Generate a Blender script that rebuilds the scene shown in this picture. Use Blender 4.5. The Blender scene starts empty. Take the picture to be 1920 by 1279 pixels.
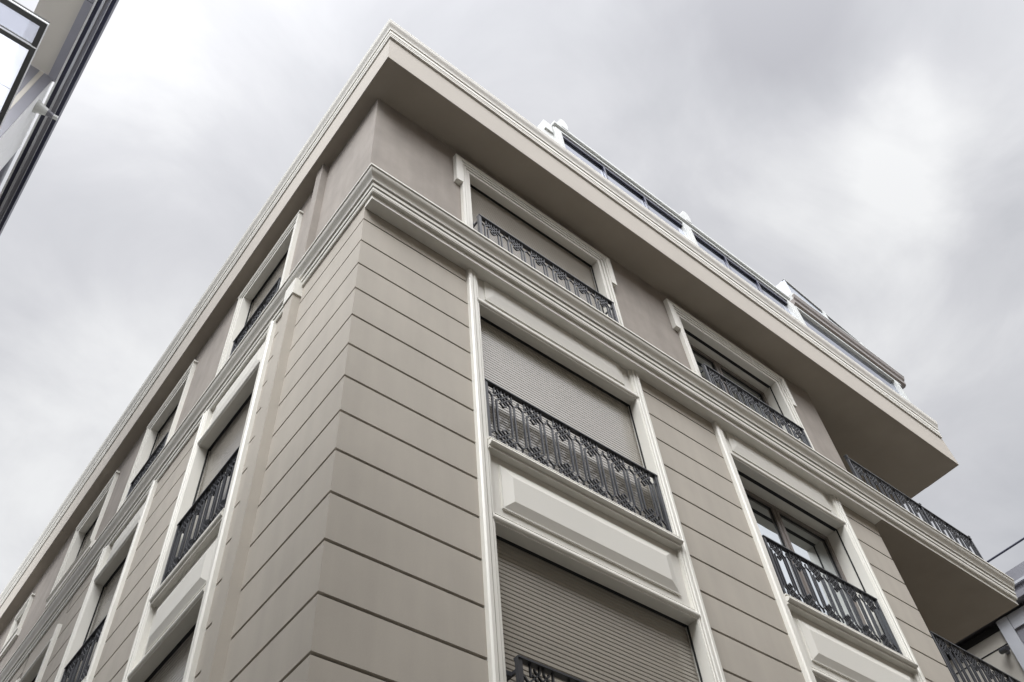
import bpy, math, random
from mathutils import Vector, Matrix
R = math.radians
sc = bpy.context.scene
C = sc.collection
random.seed(4)

# ------------------------------------------------------------------ camera
F_PX, AZ, EL, ROLL = 1695.58147, 0.80825, 0.89523, -0.11847
cam = bpy.data.cameras.new('camera')
cam_o = bpy.data.objects.new('camera', cam); C.objects.link(cam_o)
cam.sensor_fit = 'HORIZONTAL'; cam.sensor_width = 36.0
cam.lens = F_PX / 1920 * 36.0
cam.shift_x = -10.523 / 1920; cam.shift_y = 69.054 / 1920
cam.clip_start = 0.05; cam.clip_end = 6000
d = Vector((math.cos(EL) * math.cos(AZ), math.cos(EL) * math.sin(AZ), math.sin(EL)))
r = d.cross(Vector((0, 0, 1))).normalized(); u = r.cross(d)
c_, s_ = math.cos(ROLL), math.sin(ROLL)
r2 = c_ * r + s_ * u; u2 = -s_ * r + c_ * u
m = Matrix((r2, u2, -d)).transposed().to_4x4()
m.translation = Vector((-1.93190, -3.91192, 1.6))
cam_o.matrix_world = m
sc.camera = cam_o
sc.render.resolution_x, sc.render.resolution_y = 1024, 682

# ------------------------------------------------------------------ light
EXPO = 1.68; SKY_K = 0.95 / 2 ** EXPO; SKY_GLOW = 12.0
SUN_EL, SUN_AZ = R(57), R(215)          # azimuth of the sun, counter-clockwise from +x
world = bpy.data.worlds.new("World"); sc.world = world; world.use_nodes = True
nt = world.node_tree; nt.nodes.clear()
def N(t, **k):
    n = nt.nodes.new(t)
    for a, b in k.items(): setattr(n, a, b)
    return n
out = N('ShaderNodeOutputWorld')
sky = N('ShaderNodeTexSky', sky_type='NISHITA'); sky.sun_disc = False
sky.sun_elevation = SUN_EL; sky.sun_rotation = R(90) - SUN_AZ
bg1 = N('ShaderNodeBackground'); bg1.inputs[1].default_value = 0.06
nt.links.new(sky.outputs[0], bg1.inputs[0])
tc = N('ShaderNodeTexCoord')
def math_(op, a, b=None, clamp=False):
    n = N('ShaderNodeMath', operation=op); n.use_clamp = clamp
    for i, v in enumerate((a, b)):
        if v is None: continue
        if isinstance(v, (int, float)): n.inputs[i].default_value = v
        else: nt.links.new(v, n.inputs[i])
    return n.outputs[0]
# clouds lie on a high flat layer: direction divided by its height
sep = N('ShaderNodeSeparateXYZ'); nt.links.new(tc.outputs['Generated'], sep.inputs[0])
zc = math_('MAXIMUM', math_('ADD', sep.outputs[2], 0.25), 0.08)
cx = math_('DIVIDE', sep.outputs[0], zc); cy = math_('DIVIDE', sep.outputs[1], zc)
comb = N('ShaderNodeCombineXYZ'); nt.links.new(cx, comb.inputs[0]); nt.links.new(cy, comb.inputs[1])
def noise(scale, detail, rough, off, dist=0.0):
    mp = N('ShaderNodeMapping'); mp.inputs['Location'].default_value = off
    nt.links.new(comb.outputs[0], mp.inputs[0])
    n = N('ShaderNodeTexNoise'); n.inputs['Scale'].default_value = scale
    n.inputs['Detail'].default_value = detail; n.inputs['Roughness'].default_value = rough
    n.inputs['Distortion'].default_value = dist
    nt.links.new(mp.outputs[0], n.inputs['Vector']); return n.outputs[0]
big = noise(1.7, 3, 0.5, (3.1, 1.7, 0.4), 0.3)
mid = noise(4.2, 8, 0.56, (8.3, 2.2, 1.4), 0.5)
v = math_('ADD', math_('MULTIPLY', big, 0.75), math_('MULTIPLY', mid, 0.75))
v = math_('SUBTRACT', v, 0.25)
# directions ruffled by noise, so that the broad bright and dull parts of the deck get ragged edges
nrm0 = N('ShaderNodeVectorMath', operation='NORMALIZE'); nt.links.new(tc.outputs['Generated'], nrm0.inputs[0])
def ruffle(scale, amp, src):
    n = N('ShaderNodeTexNoise'); n.inputs['Scale'].default_value = scale; n.inputs['Detail'].default_value = 5
    nt.links.new(comb.outputs[0], n.inputs['Vector'])
    q = N('ShaderNodeVectorMath', operation='SUBTRACT'); nt.links.new(n.outputs['Color'], q.inputs[0]); q.inputs[1].default_value = (.5, .5, .5)
    w_ = N('ShaderNodeVectorMath', operation='SCALE'); nt.links.new(q.outputs[0], w_.inputs[0]); w_.inputs['Scale'].default_value = amp
    o_ = N('ShaderNodeVectorMath', operation='ADD'); nt.links.new(src, o_.inputs[0]); nt.links.new(w_.outputs[0], o_.inputs[1]); return o_.outputs[0]
wdir = ruffle(7.0, .16, nrm0.outputs[0])
wn = N('ShaderNodeVectorMath', operation='NORMALIZE'); nt.links.new(wdir, wn.inputs[0])
def lobe(px, py, size, amp):
    x = (px - 960 - 10.523) / F_PX; y = (py - 639.5 - 69.054) / F_PX
    dv = (r2 * x - u2 * y + d).normalized()
    dp = N('ShaderNodeVectorMath', operation='DOT_PRODUCT')
    nt.links.new(wn.outputs[0], dp.inputs[0]); dp.inputs[1].default_value = dv
    k = 2 * (F_PX / size) ** 2 / (1 + x * x + y * y) * .5
    e = math_('EXPONENT', math_('MULTIPLY', math_('SUBTRACT', dp.outputs['Value'], 1.0), k))
    return math_('MULTIPLY', e, amp)
LOBES = [(1700, 250, 75, .30), (1690, 380, 70, .16), (1450, 300, 90, .20), (1560, 350, 90, .10), (1800, 640, 150, .10), (320, 110, 110, .20), (260, 260, 130, .05),
         (60, 930, 220, .42), (150, 780, 130, .12), (1400, 110, 170, -.16), (1560, 130, 120, -.12), (1840, 420, 130, -.08), (1500, 500, 140, -.06), (480, 330, 200, -.04),
         (120, 560, 150, -.05), (1850, 60, 150, .03), (560, 60, 150, .03), (1100, 150, 120, .05)]
for L in LOBES: v = math_('ADD', v, lobe(*L))
ramp = N('ShaderNodeValToRGB'); nt.links.new(v, ramp.inputs[0])
cr = ramp.color_ramp
cr.elements[0].position = 0.22; cr.elements[0].color = (0.50, 0.50, 0.525, 1)
cr.elements[1].position = 0.88; cr.elements[1].color = (0.93, 0.93, 0.93, 1)
e = cr.elements.new(0.44); e.color = (0.60, 0.603, 0.625, 1)
e = cr.elements.new(0.60); e.color = (0.69, 0.69, 0.71, 1)
bg2 = N('ShaderNodeBackground')
# cloud deck brightened out of view, round the hidden sun, to light the facades
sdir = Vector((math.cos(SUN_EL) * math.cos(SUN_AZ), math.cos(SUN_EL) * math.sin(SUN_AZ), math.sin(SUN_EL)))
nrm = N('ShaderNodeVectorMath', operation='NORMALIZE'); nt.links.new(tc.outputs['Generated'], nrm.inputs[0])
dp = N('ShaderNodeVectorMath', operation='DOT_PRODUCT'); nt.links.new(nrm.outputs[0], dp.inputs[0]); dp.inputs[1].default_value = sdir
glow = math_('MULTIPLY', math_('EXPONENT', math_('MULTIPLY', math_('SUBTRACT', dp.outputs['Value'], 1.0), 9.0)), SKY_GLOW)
dp2 = N('ShaderNodeVectorMath', operation='DOT_PRODUCT'); nt.links.new(nrm.outputs[0], dp2.inputs[0])  # second unseen bright lobe, away from the sun, added to lift the street front
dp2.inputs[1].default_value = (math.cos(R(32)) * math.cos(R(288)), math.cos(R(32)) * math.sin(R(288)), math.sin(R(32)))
fill_glow = math_('MULTIPLY', math_('EXPONENT', math_('MULTIPLY', math_('SUBTRACT', dp2.outputs['Value'], 1.0), 12.0)), 8.5)
glow = math_('ADD', glow, fill_glow)
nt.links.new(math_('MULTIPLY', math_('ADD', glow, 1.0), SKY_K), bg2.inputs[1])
nt.links.new(ramp.outputs[0], bg2.inputs[0])
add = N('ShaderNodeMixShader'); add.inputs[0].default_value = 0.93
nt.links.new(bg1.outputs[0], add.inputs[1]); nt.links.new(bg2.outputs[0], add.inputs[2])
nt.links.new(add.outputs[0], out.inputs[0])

sun = bpy.data.lights.new('sun', 'SUN'); sun.energy = 1.3; sun.angle = R(40); sun.color = (0.96, 0.985, 1.0)
sun_o = bpy.data.objects.new('sun', sun); C.objects.link(sun_o)
sd = Vector((math.cos(SUN_EL) * math.cos(SUN_AZ), math.cos(SUN_EL) * math.sin(SUN_AZ), math.sin(SUN_EL)))
sun_o.rotation_euler = sd.to_track_quat('Z', 'Y').to_euler(); sun_o.location = (0, 0, 40)
sc.view_settings.view_transform = 'Standard'; sc.view_settings.look = 'None'
sc.view_settings.exposure = EXPO; sc.view_settings.gamma = 1.0

# ------------------------------------------------------------------ materials
def mat(name, col, rough=0.8, var=0.0, vscale=1.5, bump=0.0, bscale=60, metal=0.0, spec=0.5, coat=0.0, coatr=0.2, streak=0.0, fine=0.0):
    mt = bpy.data.materials.new(name); mt.use_nodes = True
    t = mt.node_tree; b = t.nodes['Principled BSDF']
    b.inputs['Base Color'].default_value = (*col, 1); b.inputs['Roughness'].default_value = rough
    b.inputs['Metallic'].default_value = metal; b.inputs['Specular IOR Level'].default_value = spec
    b.inputs['Coat Weight'].default_value = coat; b.inputs['Coat Roughness'].default_value = coatr
    if var or bump or streak:
        geo = t.nodes.new('ShaderNodeNewGeometry')
        def nz(scale, detail, vec=None, rough_=.55):
            n = t.nodes.new('ShaderNodeTexNoise'); n.inputs['Scale'].default_value = scale
            n.inputs['Detail'].default_value = detail; n.inputs['Roughness'].default_value = rough_
            t.links.new(vec or geo.outputs['Position'], n.inputs['Vector']); return n.outputs[0]
        if var or streak:
            fac = nz(vscale, 7)
            def mrange(src, amp):
                mr = t.nodes.new('ShaderNodeMapRange'); mr.inputs[1].default_value = .3; mr.inputs[2].default_value = .7
                mr.inputs[3].default_value = 1 - amp; mr.inputs[4].default_value = 1 + amp
                t.links.new(src, mr.inputs[0]); return mr.outputs[0]
            val = mrange(fac, var)
            if streak:
                mp = t.nodes.new('ShaderNodeMapping'); mp.inputs['Scale'].default_value = (1, 1, .12)
                t.links.new(geo.outputs['Position'], mp.inputs[0])
                s2 = mrange(nz(5.0, 4, mp.outputs[0]), streak)
                mu = t.nodes.new('ShaderNodeMath'); mu.operation = 'MULTIPLY'
                t.links.new(val, mu.inputs[0]); t.links.new(s2, mu.inputs[1]); val = mu.outputs[0]
            if fine:
                s3 = mrange(nz(90, 3), fine)
                mu = t.nodes.new('ShaderNodeMath'); mu.operation = 'MULTIPLY'
                t.links.new(val, mu.inputs[0]); t.links.new(s3, mu.inputs[1]); val = mu.outputs[0]
            vm = t.nodes.new('ShaderNodeVectorMath'); vm.operation = 'SCALE'
            vm.inputs[0].default_value = col; t.links.new(val, vm.inputs['Scale'])
            t.links.new(vm.outputs[0], b.inputs['Base Color'])
        if bump:
            bp = t.nodes.new('ShaderNodeBump'); bp.inputs['Strength'].default_value = bump; bp.inputs['Distance'].default_value = .004
            t.links.new(nz(bscale, 4), bp.inputs['Height']); t.links.new(bp.outputs[0], b.inputs['Normal'])
    return mt
M = {}
M['wall'] = mat('rusticated_plaster', (.385, .350, .302), .82, .05, 1.3, .10, 140, streak=.045, fine=.02)
M['groove'] = mat('groove_plaster', (.12, .10, .085), .9)
M['upper'] = mat('taupe_render', (.262, .232, .203), .88, .12, 2.2, .4, 110, streak=.09, fine=.03)
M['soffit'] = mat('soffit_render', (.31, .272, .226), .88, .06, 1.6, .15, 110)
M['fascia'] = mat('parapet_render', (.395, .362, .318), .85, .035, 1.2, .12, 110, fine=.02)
M['trim'] = mat('cream_trim_paint', (.66, .64, .585), .55, .02, 2.0, coat=.12, coatr=.35, streak=.02)
M['panel'] = mat('cream_panel_paint', (.62, .60, .55), .6, .02, 1.5)
M['shutter'] = mat('shutter_slats', (.31, .285, .245), .25, .03, 3, metal=.05, spec=.5, coat=.45, coatr=.12)
M['shutter'].node_tree.nodes['Principled BSDF'].inputs['Coat IOR'].default_value = 1.5
M['iron'] = mat('black_iron', (.022, .023, .028), .42, .1, 8, .1, 200, spec=.6)
M['alu'] = mat('taupe_aluminium', (.17, .145, .13), .42, spec=.5)
M['white_alu'] = mat('white_aluminium', (.50, .51, .495), .35, .02, 3, spec=.5)
M['dark_seal'] = mat('dark_rubber', (.012, .012, .012), .8)
M['navy'] = mat('navy_metal', (.018, .02, .045), .35, .05, 4, spec=.6)
M['greymetal'] = mat('grey_metal_cladding', (.20, .20, .225), .4, .04, 2, spec=.5)
M['lightcol'] = mat('light_grey_cladding', (.42, .43, .46), .4, .03, 2)
M['beige'] = mat('beige_panels', (.42, .395, .35), .7, .05, .7, .08, 120)
M['whitepanel'] = mat('white_panels', (.78, .79, .80), .45, .03, 1)
M['opposite'] = mat('ochre_plaster', (.46, .38, .28), .85, .06, .6)
M['asphalt'] = mat('asphalt', (.055, .055, .057), .9, .2, .6, .4, 150)
M['paving'] = mat('paving_stone', (.24, .23, .21), .85, .12, .8, .2, 60)
M['ground'] = mat('ground', (.20, .19, .175), .9, .15, .4)
M['inner'] = mat('dark_interior', (.05, .05, .048), .9)
M['curtain'] = mat('pale_curtain', (.5, .5, .48), .9)
def glass(name, mirror=.72, tint=(.86, .9, .92), base=(.04, .045, .05), rough=.015):
    mt = bpy.data.materials.new(name); mt.use_nodes = True
    t = mt.node_tree; t.nodes.clear()
    o = t.nodes.new('ShaderNodeOutputMaterial'); mx = t.nodes.new('ShaderNodeMixShader')
    g = t.nodes.new('ShaderNodeBsdfGlossy'); g.inputs[0].default_value = (*tint, 1); g.inputs['Roughness'].default_value = rough
    b = t.nodes.new('ShaderNodeBsdfDiffuse'); b.inputs[0].default_value = (*base, 1)
    mx.inputs[0].default_value = mirror
    geo = t.nodes.new('ShaderNodeNewGeometry'); n = t.nodes.new('ShaderNodeTexNoise'); n.inputs['Scale'].default_value = 1.1
    t.links.new(geo.outputs['Position'], n.inputs['Vector'])
    bp = t.nodes.new('ShaderNodeBump'); bp.inputs['Strength'].default_value = .04; bp.inputs['Distance'].default_value = .05
    t.links.new(n.outputs[0], bp.inputs['Height']); t.links.new(bp.outputs[0], g.inputs['Normal'])
    t.links.new(b.outputs[0], mx.inputs[1]); t.links.new(g.outputs[0], mx.inputs[2]); t.links.new(mx.outputs[0], o.inputs[0])
    return mt
M['glass'] = glass('window_glass')
M['tglass'] = glass('terrace_glass', .62, (.72, .74, .82))
M['frost'] = glass('pale_glass', .45, (.8, .83, .87), (.36, .38, .42), .08)

def milk(name, col, tr=.7):
    mt = bpy.data.materials.new(name); mt.use_nodes = True
    t = mt.node_tree; t.nodes.clear(); o = t.nodes.new('ShaderNodeOutputMaterial')
    a = t.nodes.new('ShaderNodeBsdfTransparent'); a.inputs[0].default_value = (*col, 1)
    b = t.nodes.new('ShaderNodeBsdfTranslucent'); b.inputs[0].default_value = (*col, 1)
    g = t.nodes.new('ShaderNodeBsdfGlossy'); g.inputs['Roughness'].default_value = .05
    m1 = t.nodes.new('ShaderNodeMixShader'); m1.inputs[0].default_value = 1 - tr
    m2 = t.nodes.new('ShaderNodeMixShader'); m2.inputs[0].default_value = .08
    t.links.new(a.outputs[0], m1.inputs[1]); t.links.new(b.outputs[0], m1.inputs[2])
    t.links.new(m1.outputs[0], m2.inputs[1]); t.links.new(g.outputs[0], m2.inputs[2]); t.links.new(m2.outputs[0], o.inputs[0])
    return mt
M['canopy_grey'] = milk('grey_canopy_glass', (.62, .63, .67)); M['canopy_white'] = milk('clear_canopy_glass', (.84, .85, .88))

# ------------------------------------------------------------------ mesh helpers
class MB:
    def __init__(s): s.v = []; s.f = []
    def add(s, vs, fs):
        o = len(s.v); s.v += [tuple(q) for q in vs]; s.f += [tuple(i + o for i in q) for q in fs]
    def box(s, x0, x1, y0, y1, z0, z1):
        s.add([(x0, y0, z0), (x1, y0, z0), (x1, y1, z0), (x0, y1, z0), (x0, y0, z1), (x1, y0, z1), (x1, y1, z1), (x0, y1, z1)],
              [(0, 3, 2, 1), (4, 5, 6, 7), (0, 1, 5, 4), (1, 2, 6, 5), (2, 3, 7, 6), (3, 0, 4, 7)])
    def hexa(s, a, b):          # two quads (4 points each) joined
        s.add(list(a) + list(b), [(3, 2, 1, 0), (4, 5, 6, 7), (0, 1, 5, 4), (1, 2, 6, 5), (2, 3, 7, 6), (3, 0, 4, 7)])
    def build(s, name, material, parent=None, smooth=False):
        me = bpy.data.meshes.new(name); me.from_pydata(s.v, [], s.f); me.update()
        import bmesh
        bm = bmesh.new(); bm.from_mesh(me); bmesh.ops.recalc_face_normals(bm, faces=bm.faces); bm.to_mesh(me); bm.free()
        me.materials.append(material)
        if smooth:
            for p in me.polygons: p.use_smooth = True
        o = bpy.data.objects.new(name, me); C.objects.link(o)
        if parent: o.parent = parent
        return o
class FMB(MB):
    """mesh builder in facade space: u along the wall, d outward, z up. side 'R' = the wall on y=0, 'L' = the wall on x=0"""
    def __init__(s, side): super().__init__(); s.side = side
    def P(s, u, d, z): return (u, -d, z) if s.side == 'R' else (-d, u, z)
    def fbox(s, u0, u1, d0, d1, z0, z1):
        s.hexa([s.P(u0, d0, z0), s.P(u1, d0, z0), s.P(u1, d1, z0), s.P(u0, d1, z0)],
               [s.P(u0, d0, z1), s.P(u1, d0, z1), s.P(u1, d1, z1), s.P(u0, d1, z1)])
    def hprof(s, prof, u0, u1, close=True):     # profile [(d,z)] run along u, closed solid with caps
        n = len(prof)
        vs = [s.P(u0, a, b) for a, b in prof] + [s.P(u1, a, b) for a, b in prof]
        fs = [(i, (i + 1) % n, n + (i + 1) % n, n + i) for i in range(n if close else n - 1)]
        if close: fs += [tuple(range(n - 1, -1, -1)), tuple(range(n, 2 * n))]
        s.add(vs, fs)
    def vprof(s, prof, z0, z1):                 # profile [(u,d)] run along z, closed solid
        n = len(prof)
        vs = [s.P(a, b, z0) for a, b in prof] + [s.P(a, b, z1) for a, b in prof]
        fs = [(i, (i + 1) % n, n + (i + 1) % n, n + i) for i in range(n)] + [tuple(range(n - 1, -1, -1)), tuple(range(n, 2 * n))]
        s.add(vs, fs)
    def bar(s, u0, z0, u1, z1, w, d0, d1):      # flat bar in the plane of the railing
        du, dz = u1 - u0, z1 - z0; l = math.hypot(du, dz) or 1; nu, nz = -dz / l * w / 2, du / l * w / 2
        s.hexa([s.P(u0 + nu, d0, z0 + nz), s.P(u1 + nu, d0, z1 + nz), s.P(u1 - nu, d0, z1 - nz), s.P(u0 - nu, d0, z0 - nz)],
               [s.P(u0 + nu, d1, z0 + nz), s.P(u1 + nu, d1, z1 + nz), s.P(u1 - nu, d1, z1 - nz), s.P(u0 - nu, d1, z0 - nz)])
def tag(o, label=None, cat=None, group=None, kind=None):
    for k, v_ in (('label', label), ('category', cat), ('group', group), ('kind', kind)):
        if v_: o[k] = v_
    return o
def thing(name, loc, label, cat):
    o = bpy.data.objects.new(name, None); C.objects.link(o); o.location = loc; o.empty_display_size = .3
    return tag(o, label, cat)

# ------------------------------------------------------------------ the ground
g = MB(); g.add([(-400, -400, -.02), (400, -400, -.02), (400, 400, -.02), (-400, 400, -.02)], [(0, 1, 2, 3)])
tag(g.build('ground', M['ground']), kind='structure')
g = MB(); g.add([(-300, -14, -.012), (300, -14, -.012), (300, -5.2, -.012), (-300, -5.2, -.012)], [(0, 1, 2, 3)])
tag(g.build('road', M['asphalt']), kind='structure')
g = MB(); g.box(-3.7, 40, -5.2, 0.02, -.016, .1)
g.box(-3.7, -.02, 0.02, 40, -.016, .1)
tag(g.build('pavement', M['paving']), kind='structure')

# ------------------------------------------------------------------ apartment building
bld = thing('apartment_building', (0, 0, 0), 'taupe apartment building with grooved walls, cream cornices and black iron window railings', 'building')
Z0, PT = 9.539, 0.41
XE, YE = 8.27, 22.0
ZC = 9.755                                      # underside of the middle cornice
grooves = [Z0 - PT * k for k in range(24) if Z0 - PT * k > .3]
GW, GD = .027, .055
def wall_profile():                             # (d,z) top to bottom
    p = [(0, ZC + .3)]
    for z in grooves: p += [(0, z + GW / 2), (-GD, z + GW / 2), (-GD, z - GW / 2), (0, z - GW / 2)]
    p.append((0, 0)); return p
wp = wall_profile()
def corner_wall(x_end, y_end):
    b = MB(); n = len(wp)
    for d_, z in wp: b.add([(x_end, -d_, z), (-d_, -d_, z), (-d_, y_end, z)], [])
    for i in range(n - 1):
        for j in range(2): b.f.append((i * 3 + j, i * 3 + j + 1, i * 3 + 4 + j, i * 3 + 3 + j))
    return b
W = corner_wall(1.30, 1.222)
rw = FMB('R')
for a, b_ in ((3.64, 5.05), (7.36, XE)): rw.hprof(wp, a, b_, close=False)
W.add(rw.v, rw.f)
# the wall's return at the balcony recess: real thickness seen from the side
ret = MB(); n = len(wp)
for d_, z in wp: ret.add([(XE + 0 * d_, -d_, z), (XE, 1.8, z)], [])
for i in range(n - 1): ret.f.append((i * 2, i * 2 + 1, i * 2 + 3, i * 2 + 2))
W.add(ret.v, ret.f)
lw = FMB('L')
for a, b_ in ((1.40, 1.80), (3.38, 4.74), (6.20, 7.36), (8.90, 10.3), (11.7, 13.1), (14.5, 15.9), (17.3, YE)): lw.hprof(wp, a, b_, close=False)
W.add(lw.v, lw.f)
W.build('rusticated_wall', M['wall'], bld)
# solid core behind the outer skins (keeps light out, closes the volume)
core = MB()
core.box(.5, XE - .02, .5, YE, 0, 13.2); core.box(XE - .02, 11.72, 1.8, YE, 0, 13.2)
core.build('core', M['inner'], bld)

# upper storey wall (smooth render) with openings
def wall_with_holes(side, u0, u1, z0, z1, holes, d=0.0, thick=.3):
    """holes sorted by u, each (ua,ub,za,zb)"""
    b = FMB(side); u_ = u0
    for ua, ub, za, zb in holes:
        b.fbox(u_, ua, d - thick, d, z0, z1)
        if za > z0: b.fbox(ua, ub, d - thick, d, z0, za)
        b.fbox(ua, ub, d - thick, d, zb, z1); u_ = ub
    b.fbox(u_, u1, d - thick, d, z0, z1)
    return b
UR = [(1.36, 3.535), (5.115, 7.235)]
UL = [(1.876, 3.222), (4.86, 6.115), (7.53, 8.80)]
ZS = 12.633
b = wall_with_holes('R', .3, XE, 10.05, ZS, [(a - .045, c + .045, 10.2, 12.20) for a, c in UR])
b2 = wall_with_holes('L', 0, YE, 10.05, ZS, [(a - .045, c + .045, lo, 12.15) for (a, c), lo in zip(UL, (10.2, 10.2, 10.74))] + [(10.885, 11.495, 11.37, 12.02)])
b.add(b2.v, b2.f)
b.box(0, .3, 0, .3, 10.05, ZS) if False else None
# corner block of the right wall between x=0 and x=.3 is the left wall's end; a thin skin keeps the arris crisp
b.build('upper_wall', M['upper'], bld)

# cornices: profile of (dR, dL, z), run round the corner
def sweep(prof, x_end, y_end, close=True):
    b = MB(); n = len(prof)
    for dr, dl, z in prof: b.add([(x_end, -dr, z), (-dl, -dr, z), (-dl, y_end, z)], [])
    for i in range(n if close else n - 1):
        k = (i + 1) % n
        for j in range(2): b.f.append((i * 3 + j, i * 3 + j + 1, k * 3 + j + 1, k * 3 + j))
    b.f.append(tuple(i * 3 for i in range(n))); b.f.append(tuple(i * 3 + 2 for i in range(n - 1, -1, -1)))
    return b
def cyma(d0, z0, d1, z1, n=10):                 # S-shaped crown between two points
    o = []
    for i in range(n + 1):
        t = i / n; tt = t - math.sin(2 * math.pi * t) / (2 * math.pi) * .78
        o.append((d0 + (d1 - d0) * tt, z0 + (z1 - z0) * t))
    return o
crown = cyma(.206, 9.990, .262, 10.118)
midp = [(.187, 9.915), (.187, 9.978), (.160, 9.980), (.160, 9.990)] + crown + [(.264, 10.124), (.258, 10.127), (.258, 10.131), (.276, 10.134), (.276, 10.158), (-.2, 10.165)]
low = [(-.2, 9.837), (.172, 9.837), (.172, 9.848), (.169, 9.850), (.169, 9.854), (.175, 9.857), (.175, 9.902), (.152, 9.904), (.152, 9.915)]
prof = [(a, a - .150 if a > 0 else a, z) for a, z in low + midp]
cb = sweep(prof, 11.74, YE)
cor = cb.build('middle_cornice', M['trim'], bld)
# deeper fascia under the cornice, only on the street front and the balcony
fb = FMB('R'); fb.fbox(-.003, 11.74, .003, .134, ZC, 9.84)
fb.build('cornice_fascia', M['trim'], cor)
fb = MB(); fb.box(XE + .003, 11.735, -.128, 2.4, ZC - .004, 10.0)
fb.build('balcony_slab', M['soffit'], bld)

# roof: soffit slab, parapet band, crown
DR, DL = .50, .185
pp = [(-.2, -.2, ZS), (DR, DL, ZS), (DR, DL, 13.3), (-.2, -.2, 13.3)]
b = sweep(pp, 11.88, YE)
par = b.build('parapet', M['fascia'], bld)
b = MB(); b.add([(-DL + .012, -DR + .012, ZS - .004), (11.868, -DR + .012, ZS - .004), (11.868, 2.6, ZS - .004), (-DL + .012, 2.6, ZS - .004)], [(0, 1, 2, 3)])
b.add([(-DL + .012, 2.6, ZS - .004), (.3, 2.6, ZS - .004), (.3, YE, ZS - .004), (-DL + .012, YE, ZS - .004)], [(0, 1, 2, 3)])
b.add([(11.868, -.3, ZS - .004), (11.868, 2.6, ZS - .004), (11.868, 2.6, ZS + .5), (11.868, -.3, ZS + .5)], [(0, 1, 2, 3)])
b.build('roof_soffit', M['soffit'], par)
def rp(l): return [(a, a - .325 if a > 0 else a, z) for a, z in l]
rcrown = cyma(DR + .045, 13.50, DR + .092, 13.655)
rl = [(-.2, 13.300), (DR + .028, 13.300), (DR + .030, 13.325), (DR + .024, 13.35), (DR + .030, 13.357), (DR + .030, 13.383), (DR + .003, 13.386), (DR + .003, 13.402),
      (DR + .034, 13.406), (DR + .034, 13.476), (DR + .006, 13.480), (DR + .006, 13.498)] + rcrown + [(DR + .096, 13.665), (DR + .096, 13.685), (-.2, 13.69)]
b = sweep(rp(rl), 11.84, YE); rc = b.build('roof_cornice', M['trim'], bld)
b = MB(); b.box(0, 11.8, 0, YE, 13.2, 13.62); b.build('roof_deck', M['ground'], bld)

# pilaster on the side wall
pb = FMB('L')
pb.fbox(1.222, 1.40, -.1, .09, 0, 9.66)
pb.fbox(1.150, 1.305, -.1, .088, 10.1, ZS)
pil = pb.build('pilaster', M['upper'], bld)
pil.data.materials.append(M['wall'])
for f in pil.data.polygons[:6]: f.material_index = 1
pb = FMB('L'); pb.hprof([(-.02, 9.655), (.104, 9.655), (.104, 9.93), (-.02, 9.93)], 1.205, 1.415)
pb.build('pilaster_head', M['trim'], pil)

# recessed balcony walls with door glazing
bw = MB(); bw.box(XE, 11.7, 1.8, 1.9, 0, ZS)
bw.build('balcony_back_wall', M['upper'], bld)
ew = MB(); ew.box(XE - .25, XE - .003, -.0, 1.8, ZC + .35, ZS); 
for x0 in (8.7,):
    for z0 in (7.1, 10.2):
        fr = MB()
        for a, c_b, e_, f_ in ((x0, x0 + .08, z0, z0 + 2.1), (x0 + 2.3, x0 + 2.38, z0, z0 + 2.1), (x0 + .08, x0 + 2.3, z0 + 2.02, z0 + 2.1), (x0 + 1.15, x0 + 1.23, z0, z0 + 2.02)):
            fr.box(a, c_b, 1.74, 1.797, e_, f_)
        dr_ = fr.build('balcony_door', M['alu'], bld)
        p = MB(); p.box(x0 + .08, x0 + 2.3, 1.77, 1.79, z0, z0 + 2.02); p.build('pane', M['glass'], dr_)
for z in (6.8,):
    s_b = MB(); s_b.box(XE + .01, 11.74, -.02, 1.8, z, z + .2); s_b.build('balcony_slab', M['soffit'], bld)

# ---- shutters, windows
def shutter(side, ua, ub, z0, z1, dp, parent, pitch=.0385, label=None):
    b = FMB(side); z = z0; prof = []
    while z < z1:
        prof += [(dp - .006, z + .001), (dp + .0005, z + .0035), (dp + .003, z + pitch * .14), (dp + .003, z + pitch * .84), (dp + .0005, z + pitch - .0045), (dp - .006, z + pitch - .003)]
        z += pitch
    prof = prof + [(dp - .02, z), (dp - .02, z0)]
    b.hprof(prof, ua, ub)
    o = b.build('shutter', M['shutter'], parent)
    bb = FMB(side); bb.fbox(ua, ub, dp - .012, dp + .006, z0 - .05, z0 + .0); bb.build('bottom_bar', M['alu'], parent)
    if label: o['label'] = label
    return o
def guides(side, ua, ub, z0, z1, dp, parent):
    b = FMB(side)
    for a, c in ((ua, ua + .006), (ub - .006, ub)): b.fbox(a, c, dp - .004, dp + .014, z0, z1)
    b.fbox(ua + .006, ub - .006, dp - .03, dp + .014, z1 - .004, z1 + .0)
    b.build('seal', M['dark_seal'], parent)
def reveal(side, ua, ub, z0, z1, d0, d1, parent, t=.05):
    b = FMB(side)
    b.fbox(ua - t, ua, d0, d1, z0, z1 + t); b.fbox(ub, ub + t, d0, d1, z0, z1 + t); b.fbox(ua, ub, d0, d1, z1, z1 + t)
    b.build('reveal', M['trim'], parent)
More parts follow.
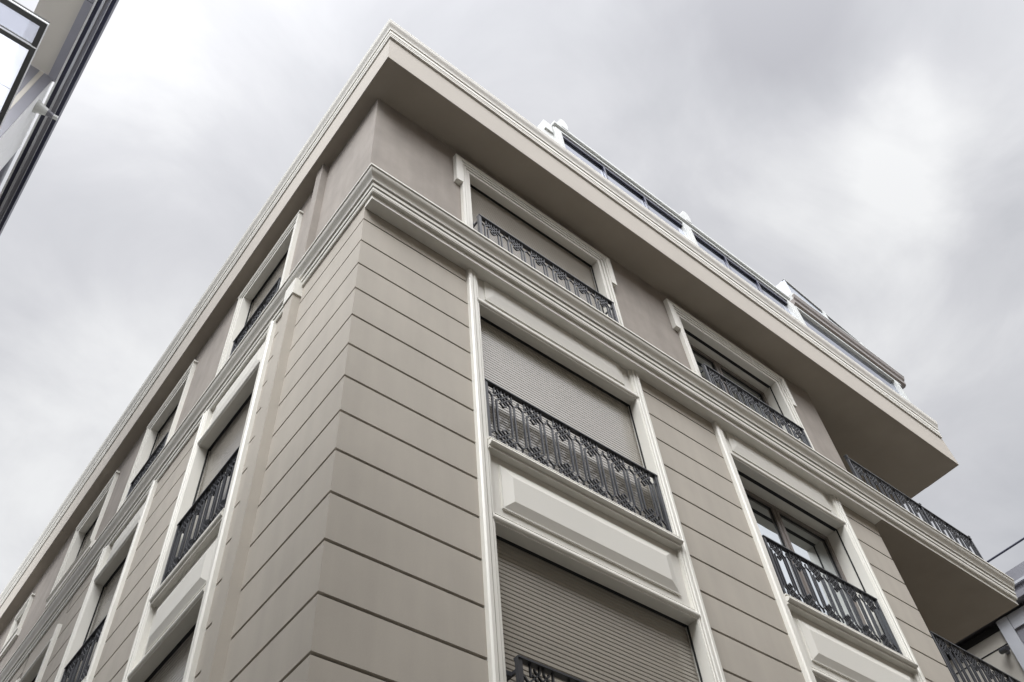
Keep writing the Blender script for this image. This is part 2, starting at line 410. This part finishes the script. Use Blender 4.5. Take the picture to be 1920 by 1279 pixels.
def sashes(side, ua, ub, z0, z1, dp, parent, mul):
    fr = FMB(side); w = .055
    fr.fbox(ua, ua + w, dp - .06, dp, z0, z1); fr.fbox(ub - w, ub, dp - .06, dp, z0, z1)
    fr.fbox(ua + w, ub - w, dp - .06, dp, z1 - w, z1); fr.fbox(ua + w, ub - w, dp - .06, dp, z0, z0 + w)
    fr.fbox(mul - .062, mul + .062, dp - .062, dp - .004, z0 + w, z1 - w)
    fr.fbox(mul - .008, mul + .008, dp - .03, dp + .008, z0 + w, z1 - w)
    fr.build('sash_frame', M['alu'], parent)
    for a, c in ((ua + w, mul - .062), (mul + .062, ub - w)):
        g = FMB(side); g.fbox(a, c, dp - .045, dp - .035, z0 + w, z1 - w); g.build('pane', M['glass'], parent)
        k = FMB(side)
        for q in ((a, a + .012, z0 + w, z1 - w), (c - .012, c, z0 + w, z1 - w)): k.fbox(q[0], q[1], dp - .035, dp - .025, q[2], q[3])
        k.fbox(a + .012, c - .012, dp - .035, dp - .025, z1 - w - .012, z1 - w)
        k.build('seal', M['dark_seal'], parent)

def jamb(side, uo, ui, z0, z1, b, inner=-.08):
    """moulded jamb between outer edge uo and opening edge ui"""
    s = 1 if ui > uo else -1; w = abs(ui - uo)
    P_ = [(0, -.05), (0, .040), (.07, .050), (.10, .055), (.33, .055), (.36, .047), (.38, .028), (.43, .028), (.44, .047), (.68, .049), (.71, .041), (.72, .024), (.77, .024), (.78, .038), (.88, .040), (.90, .031), (1, .031), (1, inner), (.5, inner)]
    b.vprof([(uo + s * a * w, dd) for a, dd in P_], z0, z1)
def head_prof(z, inner=-.08):       # lintel moulding, z = underside of opening head
    return [(inner, z), (.031, z), (.031, z + .012), (.036, z + .016), (.044, z + .022), (.050, z + .036), (.050, z + .052), (.044, z + .068), (.034, z + .080), (.018, z + .083), (.018, z + .093), (.030, z + .095), (.030, z + .104), (.002, z + .106), (inner, z + .106)]
def sill_prof(z):                   # z = top of sill
    return [(-.08, z), (.072, z - .002), (.076, z - .006), (.076, z - .018), (.052, z - .020), (.052, z - .032), (.078, z - .037), (.090, z - .048), (.095, z - .066), (.088, z - .080), (.074, z - .090), (.056, z - .092), (.056, z - .100), (.062, z - .102), (.062, z - .120), (0, z - .124), (-.08, z - .124)]
def raised(b, ua, ub, z0, z1, d0, lip=.018, rise=.046, inset=.105, insz=.10):
    P = b.P
    o0 = [P(ua, d0 - .01, z0), P(ub, d0 - .01, z0), P(ub, d0 - .01, z1), P(ua, d0 - .01, z1)]
    e = .012
    o1 = [P(ua, d0 + lip, z0), P(ub, d0 + lip, z0), P(ub, d0 + lip, z1), P(ua, d0 + lip, z1)]
    o2 = [P(ua + e, d0 + lip, z0 + e), P(ub - e, d0 + lip, z0 + e), P(ub - e, d0 + lip, z1 - e), P(ua + e, d0 + lip, z1 - e)]
    o3 = [P(ua + inset, d0 + rise, z0 + insz), P(ub - inset, d0 + rise, z0 + insz), P(ub - inset, d0 + rise, z1 - insz), P(ua + inset, d0 + rise, z1 - insz)]
    v = o0 + o1 + o2 + o3; f = []
    for r_ in range(3):
        for i in range(4): f.append((r_ * 4 + i, r_ * 4 + (i + 1) % 4, r_ * 4 + 4 + (i + 1) % 4, r_ * 4 + 4 + i))
    f.append((12, 13, 14, 15)); b.add(v, f)

def bay(side, uo0, ui0, ui1, uo1, state, frieze=True, label=None, floors=(9.21, 6.255), fd=0.0, pin=(.105, .12)):
    """a tall framed strip of windows: moulded jambs, windows, sills and raised panels between"""
    jb = FMB(side)
    ztop = 9.838 if frieze else 9.36
    jamb(side, uo0, ui0, 3.0, ztop, jb); jamb(side, uo1, ui1, 3.0, ztop, jb)
    root = jb.build('window_bay', M['trim'], bld)
    if label: root['label'] = label
    ex = .22 if side == 'R' else .04; ds = 1.0 if side == 'R' else .62
    ja, jc = ui0 - abs(ui0 - uo0) * ex, ui1 + abs(uo1 - ui1) * ex
    for i, zt in enumerate(floors):
        zs = zt - 2.045                      # sill top
        b = FMB(side); b.hprof(head_prof(zt), ja, jc); b.build('lintel', M['trim'], root)
        b = FMB(side); b.hprof([(a * ds if a > 0 else a, z) for a, z in sill_prof(zs)], ja, jc); b.build('sill', M['trim'], root)
        # spandrel field + raised panel under the sill
        zf1, zf0 = zs - .12, zs - 2.955 + 2.045 + .106
        b = FMB(side); b.fbox(ui0 - .03, ui1 + .03, fd - .06, fd, zf0 - .05, zf1 + .02); b.build('field', M['panel'], root)
        b = FMB(side); raised(b, ui0 + pin[0], ui1 - pin[1], zf0 + .105, zf1 - .105, fd); b.build('raised_panel', M['panel'], root)
        st = state[i]
        deep = st == 'open'
        reveal(side, ui0, ui1, zs - .02, zt, -.32 if deep else -.16, -.0805, root)
        if st == 'shut':
            guides(side, ui0, ui1, zs, zt, -.094, root)
            shutter(side, ui0 + .008, ui1 - .008, zs + .06, zt + .05, -.112, root)
        elif st == 'open':
            guides(side, ui0, ui1, zs, zt, -.094, root)
            sashes(side, ui0, ui1, zs, zt - .01, -.245, root, (ui0 + ui1) / 2 + .0)
            w = FMB(side); w.fbox(ui0, ui1, -.6, -.34, zs, zt); w.build('interior', M['inner'], root)
    if frieze:
        zt = floors[0]
        b = FMB(side); b.fbox(ui0 - .03, ui1 + .03, fd - .06, fd, zt + .09, 9.85); b.build('field', M['panel'], root)
        b = FMB(side); raised(b, ui0 + pin[0], ui1 - pin[1], zt + .19, 9.80, fd, lip=.014, rise=.030, insz=.14); b.build('raised_panel', M['panel'], root)
    return root
bay('R', 1.245, 1.365, 3.555, 3.690, ['shut', 'shut'], label='window strip nearest the building corner, both shutters down')
bay('R', 4.985, 5.120, 7.240, 7.400, ['open', 'shut'], label='second window strip, upper window with its shutter raised')
bay('L', 1.765, 1.895, 3.290, 3.420, ['shut', 'shut'], fd=-.02, label='window strip beside the plain pilaster on the side wall')
bay('L', 4.695, 4.830, 6.110, 6.250, ['shut', 'shut'], fd=-.02)
lc = bay('L', 7.33, 7.480, 8.80, 8.95, ['shut', 'shut'], frieze=False, floors=(9.15, 6.195), fd=-.02)
b = FMB('L'); b.hprof(wp, 7.36, 8.92, close=False)
b = FMB('L'); b.fbox(7.34, 8.94, -.02, .0, 9.25, 9.9); b.build('wall_infill', M['wall'], lc)
for ua in (10.4, 13.2, 16.0): bay('L', ua - .13, ua, ua + 1.25, ua + 1.38, ['shut', 'shut'], fd=-.02)

# ---- upper storey windows
def upper_window(side, ui0, ui1, zt, ears, st, jl, jr, el, er, sill=None, label=None, dmax=.068):
    b = FMB(side); zb = 10.15 if sill is None else sill
    L_ = [(0, .34, .031), (.34, .43, .004), (.43, .67, .044), (.67, .76, .012), (.76, 1.0, .054)]
    for a, c, dd in L_:
        b.fbox(ui0 - jl * c, ui0 - jl * a, -.08, dd, zb, zt + jl * a * 1.0)
        b.fbox(ui1 + jr * a, ui1 + jr * c, -.08, dd, zb, zt + jr * a * 1.0)
        b.fbox(ui0 - jl * c, ui1 + jr * c, -.08, dd, zt + jl * a, zt + jl * c)
    if ears:
        eb = zt - .465
        b.fbox(ui0 - el, ui0 - jl, -.01, dmax, eb, zt + .22); b.fbox(ui1 + jr, ui1 + er, -.01, dmax, eb, zt + .22)
        b.fbox(ui0 - jl, ui1 + jr, -.01, .02, zt + jl, zt + jl + .014); b.fbox(ui0 - jl, ui1 + jr, -.01, dmax - .004, zt + jl + .014, zt + jl + .03); b.fbox(ui0 - jl, ui1 + jr, -.01, dmax, zt + jl + .03, zt + .22)
    else:
        b.fbox(ui0 - jl - .02, ui1 + jr + .02, -.01, .06, zt + jl, zt + jl + .035)
    root = b.build('window', M['trim'], bld)
    if label: root['label'] = label
    zs = 10.2 if sill is None else sill
    reveal(side, ui0, ui1, zs, zt, -.32 if st == 'open' else -.16, -.0805, root, t=.03)
    if st == 'shut':
        guides(side, ui0, ui1, zs, zt, -.094, root)
        shutter(side, ui0 + .008, ui1 - .008, zs + .05, zt + .03, -.112, root)
    else:
        guides(side, ui0, ui1, zs, zt, -.094, root)
        sashes(side, ui0, ui1, zs, zt - .01, -.225, root, (ui0 + ui1) / 2 - .02)
        w = FMB(side); w.fbox(ui0, ui1, -.6, -.34, zs, zt); w.build('interior', M['inner'], root)
    return root
upper_window('R', 1.360, 3.535, 12.16, True, 'shut', .135, .145, .228, .235, label='top floor window nearest the corner with its shutter down')
upper_window('R', 5.115, 7.235, 12.15, True, 'open', .135, .16, .230, .240, label='top floor window with its shutter raised above glass')
upper_window('L', 1.876, 3.222, 12.11, False, 'shut', .135, .145, 0, 0, label='top floor window beside the pilaster')
upper_window('L', 4.875, 6.115, 12.11, False, 'shut', .15, .15, 0, 0)
w3 = upper_window('L', 7.545, 8.80, 12.08, False, 'shut', .16, .15, 0, 0, sill=10.77)
b = FMB('L'); b.hprof([(-.05, 10.77), (.075, 10.768), (.08, 10.755), (.068, 10.745), (.068, 10.73), (.05, 10.725), (.05, 10.62), (-.05, 10.62)], 7.25, 8.92); b.build('sill', M['trim'], w3)
w4 = upper_window('L', 10.93, 11.45, 11.98, False, 'open', .13, .13, 0, 0, sill=11.40)
b = FMB('L'); b.hprof([(-.05, 11.40), (.07, 11.398), (.07, 11.37), (.05, 11.365), (.05, 11.25), (-.05, 11.25)], 10.72, 11.62); b.build('sill', M['trim'], w4)

# ---- iron railings
def railing(side, ua, ub, z0, z1, d, protrude=False, wall_d=.03, posts=True, label=None, rails=True, ball=False, mids=()):
    b = FMB(side)
    b.fbox(ua, ub, d - .026, d + .026, z1 - .016, z1); b.fbox(ua + .01, ub - .01, d - .010, d + .010, z1 - .075, z1 - .060) if False else None
    root = b.build('railing', M['iron'], bld)
    b = FMB(side); b.fbox(ua + .01, ub - .01, d - .012, d + .012, z0, z0 + .014); b.build('bottom_rail', M['iron'], root)
    if label: root['label'] = label
    for pu in (ua + .018, ub - .018) + tuple(mids):
        p = FMB(side); p.fbox(pu - .018, pu + .018, d - .018, d + .018, z0 + (0.0 if not ball else -.1), z1 - .016 + (.05 if ball else 0))
        if ball: p.fbox(pu - .024, pu + .024, d - .024, d + .024, z1 + .034, z1 + .05)
        p.build('post', M['iron'], root)
        if protrude:
            k = FMB(side); s = -1 if pu < (ua + ub) / 2 else 1
            k.fbox(pu - .009, pu + .009, -.085, d - .018, z1 - .10, z1 - .075)
            k.fbox(min(pu, pu + s * .06), max(pu, pu + s * .06), wall_d - .02, wall_d, z1 - .105, z1 - .07)
            k.build('bracket', M['iron'], root)
    n = max(1, round((ub - ua - .08) / .335)); P = (ub - ua - .08) / n; q = P / .335
    lt = FMB(side); d0, d1 = d - .008, d + .008; w = .0125
    def S(c, a, za, b_, zb): lt.bar(c + a * q, za, c + b_ * q, zb, w, d0, d1)
    for i in range(n):
        c = ua + .04 + P * (i + .5)
        for top in (1, -1):
            zz = (z1 - .016) if top == 1 else (z0 + .014)
            T = lambda h: zz - top * h
            for m_ in (1, -1):
                A1, A2, A3 = -.118 * m_, -.075 * m_, -.036 * m_
                S(c, A1, T(.150), A1 + .100 * m_, T(.050)); S(c, A1 + .100 * m_, T(.050), A1 + .100 * m_, T(0))
                S(c, A2, T(.178), A2 + .135 * m_, T(.043)); S(c, A2 + .135 * m_, T(.043), A2 + .135 * m_, T(.028))
                S(c, A3, T(.196), A3 + .120 * m_, T(.076))
                S(c, A1, T(.150), A1 - .050 * m_, T(.100)); S(c, A1 - .05 * m_, T(.1), A1 - .05 * m_, T(.062))
                S(c, A1 + .022 * m_, T(.10), A1 + .022 * m_, T(0))
            S(c, -.036, T(.196), 0, T(.232)); S(c, 0, T(.232), .036, T(.196))
        for m_ in (1, -1):
            for a, h in ((-.118, .150), (-.075, .178)):
                lt.bar(c + a * m_ * q, z0 + .014 + h, c + a * m_ * q, z1 - .016 - h, .0145, d0 - .001, d1 + .001)
    lt.build('lattice', M['iron'], root)
    return root
ZF3 = 8.005
railing('R', 1.368, 3.552, 7.205, ZF3, .005, label='iron railing of the window nearest the corner')
railing('R', 1.40, 3.50, 4.24, 5.05, .10, protrude=True)
railing('R', 5.16, 7.19, 7.205, ZF3 + .005, .005)
railing('R', 5.17, 7.17, 4.24, 5.05, .10, protrude=True)
railing('R', 1.376, 3.493, 10.17, 10.96, .108, protrude=True)
railing('R', 5.134, 7.204, 10.17, 10.96, .095, protrude=True)
railing('L', 1.90, 3.235, 7.205, ZF3, .0)
railing('L', 4.84, 6.09, 7.205, ZF3 - .02, .0)
railing('L', 1.90, 3.06, 10.17, 10.90, .02)
railing('L', 4.88, 6.05, 10.17, 10.90, .02)
railing('R', 8.16, 11.40, 10.17, 10.93, .12, ball=True, mids=(10.02,), label='iron railing of the top floor balcony')
railing('R', 8.285, 11.65, 7.05, 8.0, -.012, mids=(10.05,), label='iron railing of the balcony below')

# ---- roof terrace enclosure
TY = .35
te = FMB('R')
te.fbox(2.95, 8.78, -TY - .12, TY, 15.20, 15.245); te.fbox(2.95, 8.70, TY - .10, TY - .03, 15.245, 15.36)
te.fbox(2.93, 8.72, TY - .06, TY + .02, 15.36, 15.43)
root_t = te.build('terrace_enclosure', M['white_alu'], bld)
root_t['label'] = 'white framed glass enclosure on the roof edge'
def tpost(u0, u1, z1):
    b = FMB('R'); b.fbox(u0, u1, TY - .12, TY + .0, 13.5, z1)
    w_ = (u1 - u0) / 4
    for k in (0, 2): b.fbox(u0 + w_ * (k + .25), u0 + w_ * (k + 1), TY, TY + .012, 13.5, z1 - .1)
    b.build('post', M['white_alu'], root_t)
tpost(2.90, 3.065, 15.20); tpost(5.80, 6.01, 15.20); tpost(8.56, 8.83, 15.20); tpost(11.86, 12.0, 15.20)
b = FMB('R'); b.fbox(2.62, 2.93, TY - .35, TY - .05, 13.5, 14.95); b.fbox(2.72, 2.88, TY - .2, TY - .02, 14.95, 15.25); b.build('end_panel', M['white_alu'], root_t)
b = FMB('R'); b.fbox(2.95, 8.7, TY - .35, TY - .10, 15.245, 15.30); b.build('beam', M['alu'], root_t)
for a, c in ((3.065, 5.80), (6.01, 8.56)):
    g = FMB('R'); g.fbox(a, c, TY - .07, TY - .055, 13.5, 15.20); g.build('pane', M['tglass'], root_t)
    k = FMB('R'); k.fbox(a, c, TY - .05, TY - .02, 15.10, 15.195)
    n = 3
    for i in range(1, n): k.fbox(a + (c - a) * i / n - .02, a + (c - a) * i / n + .02, TY - .05, TY - .02, 13.5, 15.10)
    k.build('sash_frame', M['navy'], root_t)
for xs in (3.12, 5.98, 8.90):
    b = FMB('R'); pts = [(0, 0), (.11, 0), (.13, .17), (.12, .25), (.09, .30), (.05, .31), (.01, .28), (-.02, .2)]
    n = len(pts); vs = [b.P(xs + a * 1.2 - .03, TY - .05, 15.40 + z * 1.25) for a, z in pts] + [b.P(xs + a * 1.2 - .03, TY + .02, 15.40 + z * 1.25) for a, z in pts]
    b.add(vs, [(i, (i + 1) % n, n + (i + 1) % n, n + i) for i in range(n)] + [tuple(range(n - 1, -1, -1)), tuple(range(n, 2 * n))])
    b.build('rail_end_cap', M['white_alu'], root_t)
# second section: lower glazing, gutter and sloping glass roof
b = FMB('R')
b.fbox(8.83, 12.1, -TY, TY + .00, 15.20, 15.245); b.fbox(8.83, 12.1, TY - .14, TY - .05, 15.245, 15.34)
b.build('beam', M['white_alu'], root_t)
b = FMB('R'); b.hprof([(TY - .12, 15.34), (TY - .02, 15.34), (TY + .02, 15.38), (TY + .03, 15.44), (TY + .015, 15.47), (TY + .05, 15.52), (TY + .07, 15.58), (TY + .07, 15.60), (TY - .12, 15.60)], 8.86, 12.36)
b.build('gutter', M['alu'], root_t)
b = FMB('R'); b.fbox(8.86, 12.38, TY - .1, TY + .075, 15.602, 15.635); b.build('beam', M['white_alu'], root_t)
g = FMB('R'); g.fbox(8.83, 11.86, TY - .07, TY - .055, 13.5, 15.20); g.build('pane', M['tglass'], root_t)
def zr(x): return 16.34 + (15.74 - 16.34) * (x - 9.02) / (12.35 - 9.02)
def slope(u0, u1, dz0, dz1, d0, d1, name, mt):
    b = FMB('R')
    b.hexa([b.P(u0, d0, zr(u0) + dz0 if dz0 is not None else 15.635), b.P(u1, d0, zr(u1) + dz0 if dz0 is not None else 15.635), b.P(u1, d1, zr(u1) + dz0 if dz0 is not None else 15.635), b.P(u0, d1, zr(u0) + dz0 if dz0 is not None else 15.635)],
           [b.P(u0, d0, zr(u0) + dz1), b.P(u1, d0, zr(u1) + dz1), b.P(u1, d1, zr(u1) + dz1), b.P(u0, d1, zr(u0) + dz1)])
    return b.build(name, mt, root_t)
slope(9.04, 12.34, None, -.09, TY - .02, TY - .01, 'pane', M['frost'])
slope(9.02, 12.36, -.085, -.03, TY - .03, TY + .0, 'sash_frame', M['inner'])
slope(9.00, 12.38, -.028, .0, TY - .06, TY + .01, 'beam', M['white_alu'])
for xm in (10.10, 11.20, 12.33):
    b = FMB('R'); b.fbox(xm - .05, xm + .03, TY - .02, TY + .02, 15.635, zr(xm) - .02); b.build('mullion', M['white_alu'], root_t)
b = MB(); b.add([(9.0, -TY, 15.5), (9.0, 1.2, 15.5), (9.0, 1.2, 16.34), (9.0, -TY, 16.34), (9.03, -TY, 15.5), (9.03, 1.2, 15.5), (9.03, 1.2, 16.34), (9.03, -TY, 16.34)],
       [(0, 1, 2, 3), (4, 5, 6, 7), (0, 1, 5, 4), (1, 2, 6, 5), (2, 3, 7, 6), (3, 0, 4, 7)]); b.build('end_pane', M['frost'], root_t)
# terrace interior: back wall and floor
b = MB(); b.box(2.95, 11.8, 2.4, 2.6, 13.62, 15.2); b.box(2.7, 12.1, 0, 3.2, 15.26, 15.32); b.build('terrace_roof', M['inner'], root_t)

# ------------------------------------------------------------------ neighbour across the lane (top left of the photo)
nb = thing('neighbouring_house', (-4.5, 4, 0), 'tall house across the lane with navy metal eave, beige soffit and glazed canopy', 'building')
H = 17.0
def place(o): o.location = tuple(-a for a in nb.location); return o
def nbb(mb, name, mt, parent=nb):
    o = mb.build(name, mt, parent)
    if parent is nb: o.location = (4.5, -4, 0)
    return o
YN0, YN1 = 1.2, 8.6
for x0, x1, z, mt, nm in ((-3.638, -3.573, H + .02, 'navy', 'eave'), (-3.573, -3.537, H - .01, 'lightcol', 'eave_trim'), (-3.537, -3.472, H + .03, 'greymetal', 'eave'),
                          (-3.472, -3.462, H - .0, 'lightcol', 'eave_trim'), (-3.462, -3.403, H + .03, 'navy', 'eave')):
    b = MB(); b.box(x0, x1, YN0, YN1, z, H + .35); nbb(b, nm, M[mt])
b = MB(); b.box(-3.665, -3.638, YN0, YN1, H - .03, H + .1); nbb(b, 'eave_trim', M['whitepanel'])
b = MB()
for ya, yb in ((1.2, 1.6), (1.612, 2.92), (2.932, 4.50)): b.box(-3.79, -3.665, ya, yb, H - .05, H + .08)
nbb(b, 'soffit_strip', M['greymetal'])
b = MB(); b.box(-4.35, -3.79, YN0, 4.47, H - .0, H + .3); nbb(b, 'soffit', M['beige'])
# wall below the eave beyond the soffit
b = MB(); b.box(-9, -3.72, 4.52, YN1, 0, H); body = nbb(b, 'wall', M['navy'])
def strip(x0, x1, mt, nm='wall_panel'):
    b = MB(); b.box(x0, x1, 4.47, 4.516, 9.0, H - .002); nbb(b, nm, M[mt])
strip(-3.86, -3.712, 'greymetal'); strip(-3.93, -3.863, 'beige'); strip(-4.5, -3.933, 'greymetal'); 
b = MB(); b.box(-3.718, -3.700, 4.50, 5.22, 0, H - .002); b.box(-3.718, -3.700, 5.228, 5.95, 0, H - .002); nbb(b, 'white_cladding', M['whitepanel'])
b = MB(); b.box(-14, -4.9, -7, 4.46, 0, 12.5); b.box(-14, -5.2, 4.52, 30, 0, 11.0); nbb(b, 'wall', M['whitepanel'])  # unseen walls along the lane, added to darken the lower side facade
# projecting glazed canopy at z 14
Zc = 14.0
b = MB(); X1 = -3.671; X0 = -6.5; Y0, YM, Y1 = 2.189, 2.585, 6.5
t_ = .05
def fr(b, e):
    pass
edge = MB()
edge.box(X0, X1, Y0, Y0 + .014, Zc, Zc + .02); edge.box(X1 - .014, X1, Y0 + .014, Y1, Zc, Zc + .02)
edge.box(X0, X1 - .014, YM, YM + .014, Zc, Zc + .02)
can = nbb(edge, 'canopy', M['whitepanel'])
dk = MB()
dk.box(X0, X1 - .014, Y0 + .014, Y0 + .10, Zc + .012, Zc + .10); dk.box(X1 - .085, X1 - .014, Y0 + .10, YM, Zc + .012, Zc + .10)
dk.box(X1 - .085, X1 - .014, YM + .014, Y1, Zc + .012, Zc + .10); dk.box(X0, X1 - .085, YM + .014, YM + .085, Zc + .012, Zc + .10)
dk.build('canopy_frame', M['inner'], can)
g = MB(); g.box(X0, X1 - .085, Y0 + .10, YM, Zc + .06, Zc + .07); g.build('pane', M['canopy_grey'], can)
g = MB(); g.box(X0, X1 - .085, YM + .085, 3.35, Zc + .06, Zc + .07); g.build('pane', M['canopy_white'], can)
g = MB(); g.box(X0, X1 - .085, 3.36, Y1, Zc + .06, Zc + .07); g.build('pane', M['canopy_white'], can)

# unseen house added behind the camera: shades the lower walls, bounces warm light
op = thing('added_opposite_house', (6, -9.6, 0), 'unseen warm plastered house added across the street to shade the lower walls', 'building')
b = MB(); b.box(-16, 24, -10, 0, 0, 17.5); o = b.build('wall', M['opposite'], op); o.location = (0, 0, 0)
b = MB(); b.box(-16.4, 24.4, -10.2, .5, 17.5, 17.8); b.build('roof', M['greymetal'], op)
for fl in range(4):
    for k in range(9):
        b = MB(); xx = -13 + k * 4; b.box(xx, xx + 1.6, .003, .05, 1.2 + fl * 3.5, 3.2 + fl * 3.5); w_o = b.build('window', M['trim'], op)
        b = MB(); b.box(xx + .12, xx + 1.48, .045, .06, 1.32 + fl * 3.5, 3.08 + fl * 3.5); b.build('pane', M['glass'], w_o)
# wall lamp on the neighbour's white cladding
def ring_tube(b, p0, p1, r0, r1, n=20, cap=True):
    p0, p1 = Vector(p0), Vector(p1); ax = (p1 - p0).normalized(); s = ax.orthogonal().normalized(); t = ax.cross(s)
    vs = []
    for p, rr in ((p0, r0), (p1, r1)):
        for i in range(n):
            a = 2 * math.pi * i / n; vs.append(p + (s * math.cos(a) + t * math.sin(a)) * rr)
    fs = [(i, (i + 1) % n, n + (i + 1) % n, n + i) for i in range(n)]
    if cap: fs += [tuple(range(n - 1, -1, -1)), tuple(range(n, 2 * n))]
    b.add(vs, fs)

lamp = thing('wall_lamp', (-3.70, 4.76, 16.42), 'white tapered lamp with ribbed tip fixed under the navy eave', 'wall lamp')
b = MB(); ring_tube(b, (0, 0, 0), (.05, 0, 0), .12, .115); ring_tube(b, (.05, 0, 0), (.19, .0, -.01), .10, .062)
b.build('body', M['white_alu'], lamp, smooth=False)
b = MB()
for i in range(4): ring_tube(b, (.19 + i * .022, 0, -.01), (.203 + i * .022, 0, -.01), .064 - i * .006, .062 - i * .006)
ring_tube(b, (.19, 0, -.01), (.29, 0, -.012), .046, .034); b.build('ribbed_collar', M['greymetal'], lamp)
b = MB(); b.box(.285, .36, -.03, .03, -.04, .016); b.build('tip', M['white_alu'], lamp)

# ------------------------------------------------------------------ neighbour at the far right
nb2 = thing('grey_house', (18, 3, 0), 'grey and beige panelled house beyond the balconies with dark roof edge', 'building')
X = 15.0
def n2(mb, name, mt, parent=nb2):
    o = mb.build(name, mt, parent)
    if parent is nb2: o.location = (-18, -3, 0)
    return o
b = MB(); b.box(X, 27, -.5, 10, 0, 11.16 - .01); b.box(X, 27, -.5, 10, 11.168, 11.46); n2(b, 'wall', M['beige'])
b = MB(); b.box(X - .01, 27, -.5, 10, 11.155, 11.171); n2(b, 'joint', M['dark_seal'])
b = MB(); b.box(X - .01, 27, -.5, 10, 11.46, 11.60); n2(b, 'roof_edge', M['dark_seal'])
b = MB(); b.box(X - .25, 27, -.5, 10, 11.68, 11.80); n2(b, 'gutter', M['greymetal'])
b = MB(); b.box(X - .1, 27, -.5, 10, 11.80, 12.0); n2(b, 'parapet', M['greymetal'])
b = MB(); b.box(X - .16, 27, -.5, 10, 12.0, 12.05); n2(b, 'coping', M['lightcol'])
b = MB(); b.box(X - .12, X + 1, .73, .90, 12.05, 12.33); b.box(X - .12, X + 1, -.5, .715, 12.05, 12.33); n2(b, 'parapet_piece', M['greymetal'])  # grey parapet pieces standing on the coping
b = MB(); b.box(X - .08, X, 1.06, 1.29, 0, 11.60); col = n2(b, 'column', M['lightcol'])
b = MB(); b.box(X - .07, X, -.5, 1.05, 11.30, 11.60); b.box(X - .07, X, .80, 1.05, 0, 10.6); win = n2(b, 'window_surround', M['lightcol'])
b = MB(); b.box(X - .03, X + .02, .7, 1.05, 9.5, 11.30); b.box(X - .03, X + .02, -.5, .7, 11.18, 11.30); b.build('window_frame', M['greymetal'], win).location = (0, 0, 0)
b = MB(); ring_tube(b, (X, -2.5, 12.81), (X, 4, 12.81), .022, .022, 10); 
for yy in (-.3, 1.6, 3.4): ring_tube(b, (X, yy, 12.0), (X, yy, 12.81), .018, .018, 8)
n2(b, 'handrail', M['navy'])

scam = thing('security_camera', (X - .01, 1.40, 11.02), 'small dark security camera on the beige wall beside the grey column', 'camera')
b = MB(); ring_tube(b, (0, 0, 0), (-.10, 0, .0), .05, .045); b.build('mount', M['greymetal'], scam)
b = MB(); ring_tube(b, (-.08, .07, .02), (-.20, -.10, -.05), .055, .05); b.build('housing', M['iron'], scam)
